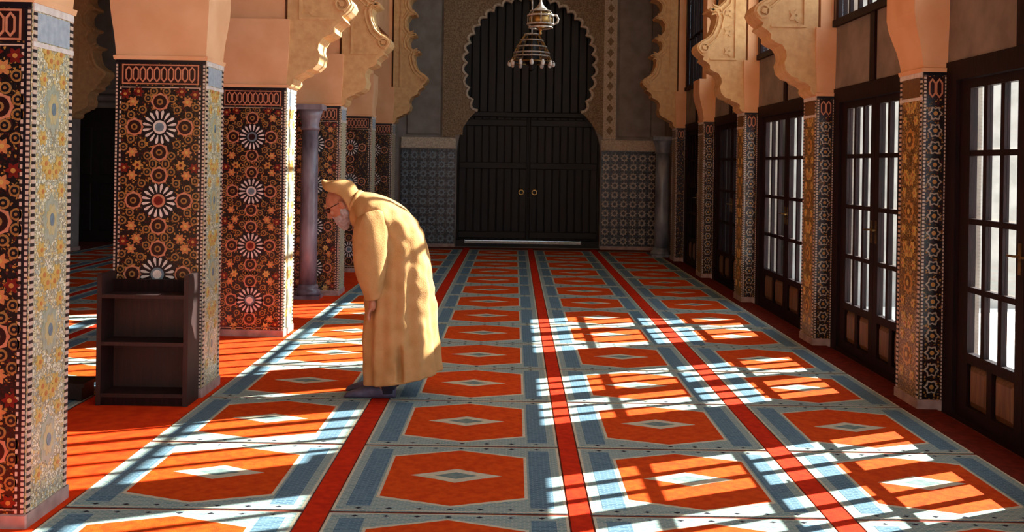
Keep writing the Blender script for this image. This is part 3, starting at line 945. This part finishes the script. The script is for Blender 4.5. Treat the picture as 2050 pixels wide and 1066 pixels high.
# ------------------------------------------------------------------ low bookshelf against the second left pillar
bs = thing('bookshelf', 'low dark wooden bookshelf standing against the tiled pillar', 'bookshelf', (-2.22, 6.0, 0.0135))
MB().box(0.247, 0.2751, 0.0, 0.215, 0, 0.79).build('side_panel', 'wood_red', bs)
MB().box(-0.2751, -0.247, 0.0, 0.215, 0, 0.79).build('side_panel', 'wood_red', bs)
MB().box(-0.247, 0.247, 0.195, 0.21, 0.05, 0.74).build('back_panel', 'wood_red', bs)
for z in (0.05, 0.36, 0.645):
    MB().box(-0.247, 0.247, 0.005, 0.195, z, z + 0.022).build('shelf', 'wood_red', bs)
MB().box(-0.247, 0.247, 0.01, 0.03, 0.0, 0.05).build('kick_board', 'wood', bs)
MB().box(-0.247, 0.247, 0.17, 0.195, 0.667, 0.74).build('back_rail', 'wood', bs)
lb = thing('low_bench', 'low black wooden step on the carpet left of the bookshelf', 'bench', (-2.9, 6.08, 0.014))
MB().box(-0.32, 0.30, 0.0, 0.22, 0.085, 0.11).build('top_board', 'wood_black', lb)
for s in (-0.29, 0.25):
    MB().box(s, s + 0.03, 0.02, 0.20, 0.0, 0.085).build('leg', 'wood_black', lb)
MB().box(-0.26, 0.25, 0.02, 0.035, 0.01, 0.085).build('apron', 'wood_black', lb)

# ------------------------------------------------------------------ hanging lamps
def torus(m, r, z, t, n=40, k=8, mi=0):
    vs, fs = [], []
    for i in range(n):
        a = 2 * PI * i / n
        for j in range(k):
            b = 2 * PI * j / k
            vs.append(((r + t * math.cos(b)) * math.cos(a), (r + t * math.cos(b)) * math.sin(a), z + t * 0.8 * math.sin(b)))
    for i in range(n):
        for j in range(k):
            fs.append((i * k + j, ((i + 1) % n) * k + j, ((i + 1) % n) * k + (j + 1) % k, i * k + (j + 1) % k))
    m.add(vs, fs, mi)
ln = thing('hanging_lantern', 'small domed metal lantern hanging in front of the dark arch, upper one', 'lantern', (0.262, 11.0, 2.93))
MB().lathe([(0.012, 0.36), (0.012, 0.44), (0.008, 0.46), (0.008, ZC - 2.93)], 10).build('rod', 'silver', ln)
MB().lathe([(0.075, 0.285), (0.06, 0.30), (0.03, 0.33), (0.015, 0.37)], 20).build('cap', 'silver', ln, smooth=True)
for r, z in ((0.105, 0.265), (0.138, 0.215), (0.142, 0.12), (0.125, 0.085)):
    m = MB(); torus(m, r, z, 0.013); m.build('ring', 'silver', ln, smooth=True)
MB().lathe([(0.10, 0.10), (0.125, 0.13), (0.128, 0.19), (0.11, 0.24), (0.08, 0.28)], 20).build('glass_body', 'brass', ln, smooth=True)
MB().lathe([(0.01, 0.0), (0.02, 0.02), (0.012, 0.04), (0.03, 0.07), (0.09, 0.095)], 14).build('finial', 'brass', ln, smooth=True)
for i in range(8):
    a = PI / 4 * i
    MB().tube([(0.142 * math.cos(a), 0.142 * math.sin(a), 0.12), (0.138 * math.cos(a), 0.138 * math.sin(a), 0.215), (0.105 * math.cos(a), 0.105 * math.sin(a), 0.265)], 0.006, 6).build('rib', 'silver', ln)
MB().tube([(0.142, 0, 0.12), (0.185, 0, 0.14), (0.195, 0, 0.18), (0.175, 0, 0.22), (0.138, 0, 0.225)], 0.012, 8).build('side_scroll', 'silver', ln)

ch = thing('chandelier', 'tiered metal chandelier with a ring of small lamps, hanging below the lantern', 'chandelier', (0.225, 14.7, 2.86))
MB().lathe([(0.012, 0.58), (0.010, ZC - 2.86)], 10).build('rod', 'silver', ch)
tiers = [(0.10, 0.56), (0.16, 0.47), (0.215, 0.375), (0.255, 0.285), (0.26, 0.235)]
for r, z in tiers:
    m = MB(); torus(m, r, z, 0.016); m.build('tier_ring', 'silver', ch, smooth=True)
m = MB(); torus(m, 0.32, 0.15, 0.012); m.build('lamp_ring', 'brass', ch, smooth=True)
for i in range(12):
    a = 2 * PI * i / 12
    cs, sn = math.cos(a), math.sin(a)
    MB().tube([(r * cs, r * sn, z) for r, z in tiers] + [(0.32 * cs, 0.32 * sn, 0.15)], 0.007, 6).build('stay', 'brass', ch)
    g = MB().lathe([(0.012, -0.045), (0.026, -0.03), (0.03, 0.0), (0.02, 0.03), (0.012, 0.04)], 10)
    g.build('lamp', 'lampglass', ch, (0.32 * cs, 0.32 * sn, 0.13), smooth=True)
MB().lathe([(0.01, 0.02), (0.05, 0.05), (0.03, 0.09), (0.08, 0.12), (0.12, 0.2), (0.10, 0.4), (0.05, 0.55)], 20).build('core', 'wood_black', ch, smooth=True)

# ------------------------------------------------------------------ the bowing man
YM = 6.39
K = YM / 2000
def W2(x, y):
    """side-view outline point of the figure -> (x, z) in the hall"""
    u, v = x - 1030, y - 330
    return ((u + v * 0.0157) * K, 1.5 - (v - u * 0.0157) * K)
FX, FZ = W2(752, 800)
man = thing('person', 'person in a long tan hooded robe bowing with hands on knees', 'person', (FX, YM, 0.0165))
def L(x, y):
    a = W2(x, y)
    return (a[0] - FX, a[1] - FZ)
def ell_ring(front, back, half, n=56, sag=0.0, fold=0.0, ph=0.0, kf=9):
    f, b = Vector((front[0], 0, front[1])), Vector((back[0], 0, back[1]))
    c = (f + b) / 2
    ax = (b - f) / 2
    out = []
    for i in range(n):
        a = 2 * PI * i / n
        w = 1 + fold * (0.6 * math.sin(kf * a + ph) + 0.4 * math.sin(5 * a - ph * 2))
        ca, sa = math.cos(a), math.sin(a)
        sq = (abs(ca) ** 2.3 + abs(sa) ** 2.3) ** (-1 / 2.3)
        out.append(c + ax * ca * sq * w + Vector((0, 1, 0)) * half * sa * sq * w)
    return out
secs = [((736, 777), (878, 756), 0.245, 0.050), ((735, 755), (877, 735), 0.243, 0.048), ((734, 720), (875, 700), 0.238, 0.044), ((733, 680), (872, 662), 0.230, 0.040),
        ((733, 640), (869, 622), 0.222, 0.034), ((734, 605), (866, 585), 0.215, 0.028), ((737, 570), (861, 545), 0.208, 0.022), ((739, 540), (855, 512), 0.205, 0.016),
        ((735, 515), (846, 480), 0.208, 0.008), ((727, 492), (833, 455), 0.215, 0.006), ((718, 474), (815, 432), 0.220, 0.004), ((711, 460), (795, 416), 0.218, 0.003),
        ((706, 448), (773, 405), 0.200, 0.0), ((704, 440), (752, 398), 0.165, 0.0), ((702, 434), (735, 395), 0.115, 0.0), ((699, 428), (722, 394), 0.078, 0.0)]
def smooth_secs(ss, sub=4):
    out = []
    n = len(ss)
    def g(i):
        return ss[max(0, min(n - 1, i))]
    def cr(a, b, c, d, t):
        return 0.5 * ((2 * b) + (-a + c) * t + (2 * a - 5 * b + 4 * c - d) * t * t + (-a + 3 * b - 3 * c + d) * t ** 3)
    for i in range(n - 1):
        for k in range(sub):
            t = k / sub
            q = [g(i - 1), g(i), g(i + 1), g(i + 2)]
            fr = tuple(cr(*[s[0][j] for s in q], t) for j in (0, 1))
            bk = tuple(cr(*[s[1][j] for s in q], t) for j in (0, 1))
            out.append((fr, bk, cr(*[s[2] for s in q], t), cr(*[s[3] for s in q], t)))
    out.append(ss[-1])
    return out
robe = MB()
rings = []
fine = smooth_secs(secs)
for k, (fr, bk, hw, fo) in enumerate(fine):
    rg = ell_ring(L(*fr), L(*bk), hw, 96, 0, fo, 0.4 + k * 0.012)
    # a short slit with a crease near the hem, on the near side
    t = k / (len(fine) - 1)
    if 0.02 < t < 0.16:
        for i, p in enumerate(rg):
            a = 2 * PI * i / 96
            d = abs(((a - (1.5 * PI + 0.05)) + PI) % (2 * PI) - PI)
            if d < 0.07:
                p.y += 0.06 * (1 - d / 0.07)
    rings.append(rg)
robe.loft(rings)
def sleeve(side):
    pts = [((742, 428), 0.075, 0.085), ((741, 445), 0.100, 0.10), ((741, 470), 0.112, 0.105), ((743, 500), 0.114, 0.10), ((745, 530), 0.104, 0.09), ((747, 560), 0.084, 0.075),
           ((748, 582), 0.064, 0.06), ((748, 597), 0.048, 0.046), ((748, 604), 0.040, 0.040)]
    rr = []
    for k, (c, rx, ry) in enumerate(pts):
        x, z = L(c[0] + 8, c[1])
        yo = side * (0.165 + 0.05 * min(1, k / 4))
        rr.append([Vector((x + rx * math.cos(2 * PI * i / 32) * (1 + 0.04 * math.sin(3 * 2 * PI * i / 32 + k)), yo + ry * math.sin(2 * PI * i / 32), z + 0.3 * rx * math.cos(2 * PI * i / 32) * (0.5 if k > 5 else 1))) for i in range(32)])
    robe.loft(rr)
sleeve(-1)
sleeve(1)
from mathutils import noise
hemz, topz = L(800, 765)[1], L(720, 395)[1]
rv = []
for p in robe.v:
    t = max(0.0, min(1.0, (p[2] - hemz) / (topz - hemz)))
    # long vertical folds below the seat, short slanting wrinkles over back and sleeves
    f1 = noise.noise(Vector((p[0] * 15, p[1] * 15, p[2] * 1.6))) * (1 - t * 0.9) * 0.046
    f2 = noise.noise(Vector((p[0] * 15 + p[2] * 9, p[1] * 12, p[2] * 13 - p[0] * 8))) * 0.020 * (0.35 + t) * (1 - max(0, t - 0.85) / 0.15)
    c = Vector((p[0] - 0.14 * (1 - t), p[1], 0))
    n = c.normalized() if c.length > 0.02 else Vector((0, 0, 0))
    rv.append((p[0] + n.x * (f1 + f2), p[1] + n.y * (f1 + f2), p[2]))
robe.v = rv
rob = robe.build('robe', 'robe', man, smooth=True)
sub = rob.modifiers.new('soft', 'SUBSURF')
sub.levels = 1
sub.render_levels = 1
# collar roll
nx, nz = L(711, 411)
MB().loft([ell_ring(L(701, 437), L(728, 394), 0.104, 32), ell_ring(L(699, 433), L(723, 391), 0.108, 32), ell_ring(L(698, 430), L(720, 390.5), 0.104, 32), ell_ring(L(700, 430), L(718, 394), 0.090, 32), ell_ring(L(704, 436), L(722, 400), 0.086, 32)]).build('collar', 'robe', man, smooth=True)

# body: torso, legs, arms, hands and head fused into one surface
body = MB()
def limb(p, r, n=12):
    body.tube(p, r, n)
def at(x, y, yo):
    a = L(x, y)
    return (a[0], yo, a[1])
body.loft([ell_ring(L(*fr), L(*bk), hw * 0.72, 24) for fr, bk, hw, fo in [((760, 590), (850, 575), 0.20, 0), ((755, 550), (842, 525), 0.20, 0), ((745, 510), (825, 470), 0.20, 0), ((725, 470), (790, 425), 0.20, 0), ((712, 445), (755, 405), 0.14, 0), ((705, 432), (725, 400), 0.085, 0)]])
hd = Vector((L(684, 417)[0], 0, L(684, 417)[1]))
TILT = Matrix.Rotation(math.radians(-33), 3, 'Y')       # nods the head towards -x
limb([at(722, 412, 0), tuple(hd + TILT @ Vector((0.03, 0, -0.03)))], [0.058, 0.055])
for s in (-1, 1):
    limb([at(800, 580, s * 0.09), at(770, 690, s * 0.09), at(775, 785, s * 0.09)], [0.085, 0.06, 0.045])
    limb([at(745, 435, s * 0.15), at(750, 520, s * 0.20), at(757, 600, s * 0.205)], [0.05, 0.042, 0.028])
    # hand resting on the knee: palm, four fingers, thumb
    px, pz = L(757, 612)
    hy = s * 0.208
    body.ball((px - 0.008, hy, pz), 0.045, 8, 0, (0.5, 0.85, 0.95))
    for j, (oy, ln_) in enumerate(((-0.030, 0.062), (-0.010, 0.074), (0.011, 0.068), (0.031, 0.052))):
        a = Vector((px - 0.016, hy + oy, pz - 0.022))
        b = a + Vector((-0.012, oy * 0.12, -ln_ * 0.5))
        c = b + Vector((0.004, oy * 0.08, -ln_ * 0.5))
        body.tube([a, b, c, c + Vector((0.003, 0, -0.006))], [0.0105, 0.0095, 0.0085, 0.004], 10)
    a = Vector((px - 0.004, hy - s * 0.035, pz + 0.012))
    body.tube([a, a + Vector((-0.022, -s * 0.018, -0.022)), a + Vector((-0.034, -s * 0.020, -0.048))], [0.012, 0.011, 0.008], 10)
def H(x, y, z):
    return tuple(hd + TILT @ Vector((x, y, z)))
body.ball(hd, 0.1, 16, 0, (0.98, 0.76, 1.12), TILT)
body.ball(H(-0.035, 0, -0.055), 0.07, 12, 0, (0.85, 0.78, 0.95), TILT)            # jaw
body.tube([H(-0.088, 0, 0.012), H(-0.103, 0, -0.012), H(-0.116, 0, -0.034), H(-0.098, 0, -0.042)], [0.010, 0.012, 0.016, 0.010], 10)   # nose
for s in (-1, 1):
    body.ball(H(-0.088, s * 0.030, 0.022), 0.020, 8, 0, (0.6, 1.3, 0.55), TILT)    # brow
    body.ball(H(-0.080, s * 0.036, -0.022), 0.022, 8, 0, (0.7, 1, 0.8), TILT)      # cheek
    body.ball(H(0.008, s * 0.078, -0.012), 0.030, 8, 0, (0.6, 0.35, 1.05), TILT)   # ear
    body.tube([H(0.006, s * 0.082, 0.012), H(0.018, s * 0.09, 0.0), H(0.012, s * 0.086, -0.026)], 0.006, 6)
body.ball(H(-0.086, 0, -0.066), 0.018, 8, 0, (0.6, 1.4, 0.5), TILT)                # lips
bo = body.build('body', 'skin', man, smooth=True)
rm = bo.modifiers.new('fuse', 'REMESH')
rm.mode = 'VOXEL'
rm.voxel_size = 0.0045
rm.use_smooth_shade = True
sm = bo.modifiers.new('soft', 'SMOOTH')
sm.iterations = 2
# beard, dark glasses
bd = MB()
bd.ball(H(-0.045, 0, -0.088), 0.066, 12, 0, (0.85, 0.92, 0.85), TILT)
bd.ball(H(-0.060, 0, -0.118), 0.042, 12, 0, (0.8, 0.85, 1.1), TILT)
bd.ball(H(-0.088, 0, -0.052), 0.022, 8, 0, (0.55, 1.7, 0.5), TILT)
for s in (-1, 1):
    bd.ball(H(-0.008, s * 0.058, -0.062), 0.04, 10, 0, (0.7, 0.5, 1.1), TILT)
bdo = bd.build('beard', 'beard', man, smooth=True)
r2 = bdo.modifiers.new('fuse', 'REMESH'); r2.mode = 'VOXEL'; r2.voxel_size = 0.004; r2.use_smooth_shade = True
r3 = bdo.modifiers.new('soft', 'SMOOTH'); r3.iterations = 12
gl = MB()
for s in (-1, 1):
    gl.ball(H(-0.090, s * 0.038, 0.002), 0.025, 12, 0, (0.62, 1.0, 0.8), TILT)
gl.tube([H(-0.100, -0.014, 0.006), H(-0.104, 0, 0.009), H(-0.100, 0.014, 0.006)], 0.003, 6)
for s in (-1, 1):
    gl.tube([H(-0.094, s * 0.056, 0.008), H(-0.05, s * 0.078, 0.008), H(0.005, s * 0.082, 0.004)], 0.0028, 6)
gl.build('glasses', 'lens', man, smooth=True)
# hood drawn over the head with a point over the brow
hood = MB()
rr = []
for k in range(13):
    t = k / 12
    prof_a = [(644, 371), (648, 370), (656, 375), (665, 373), (676, 370.5), (687, 370), (698, 371.5), (706, 376), (711, 383), (714, 389), (717, 393), (720, 396), (723, 399)][k]
    prof_b = [(644, 375), (648, 385), (653, 391), (661, 394), (671, 396), (681, 399), (690, 406), (697, 416), (701, 426), (703, 431), (705, 434), (707, 437), (709, 440)][k]
    hw = [0.006, 0.035, 0.066, 0.083, 0.092, 0.096, 0.097, 0.095, 0.092, 0.089, 0.086, 0.083, 0.080][k]
    f, b = L(*prof_b), L(*prof_a)
    # arch-shaped section: from the lower edge on one side over the crown to the other side
    fv, bv = Vector((f[0], 0, f[1])), Vector((b[0], 0, b[1]))
    row = []
    for i in range(25):
        a = PI * i / 24
        row.append(fv + (bv - fv) * (math.sin(a) ** 0.62) + Vector((0, -hw * math.copysign(abs(math.cos(a)) ** 0.8, math.cos(a)), 0)))
    rr.append(row)
vs = [p for r in rr for p in r]
fs = []
for k in range(len(rr) - 1):
    for i in range(24):
        fs.append((k * 25 + i, k * 25 + i + 1, (k + 1) * 25 + i + 1, (k + 1) * 25 + i))
hood.add(vs, fs)
ho = hood.build('hood', 'robe', man, smooth=True)
so = ho.modifiers.new('cloth', 'SOLIDIFY'); so.thickness = 0.008; so.offset = 0
s3 = ho.modifiers.new('soft', 'SUBSURF'); s3.levels = 1; s3.render_levels = 1
# slippers
for s in (-1, 1):
    sh = MB()
    rr = []
    off = 0.0 if s < 0 else -0.02
    for x, w, h in ((693, 0.008, 0.010), (698, 0.028, 0.030), (708, 0.040, 0.044), (725, 0.046, 0.060), (745, 0.042, 0.078), (765, 0.040, 0.085), (782, 0.040, 0.085), (792, 0.032, 0.075), (796, 0.018, 0.05)):
        X = L(x, 800)[0] + off
        rr.append([Vector((X, s * 0.095 + w * math.cos(2 * PI * i / 20), max(0.0, h / 2 + (h / 2) * math.sin(2 * PI * i / 20) * 1.0))) for i in range(20)])
    sh.loft(rr)
    so_ = sh.build('slipper', 'shoe', man, smooth=True)
    tr = MB().tube([at(780, 790, s * 0.095), at(778, 740, s * 0.095)], [0.048, 0.055], 16)
    tr.build('trouser_leg', 'trouser', man, smooth=True)
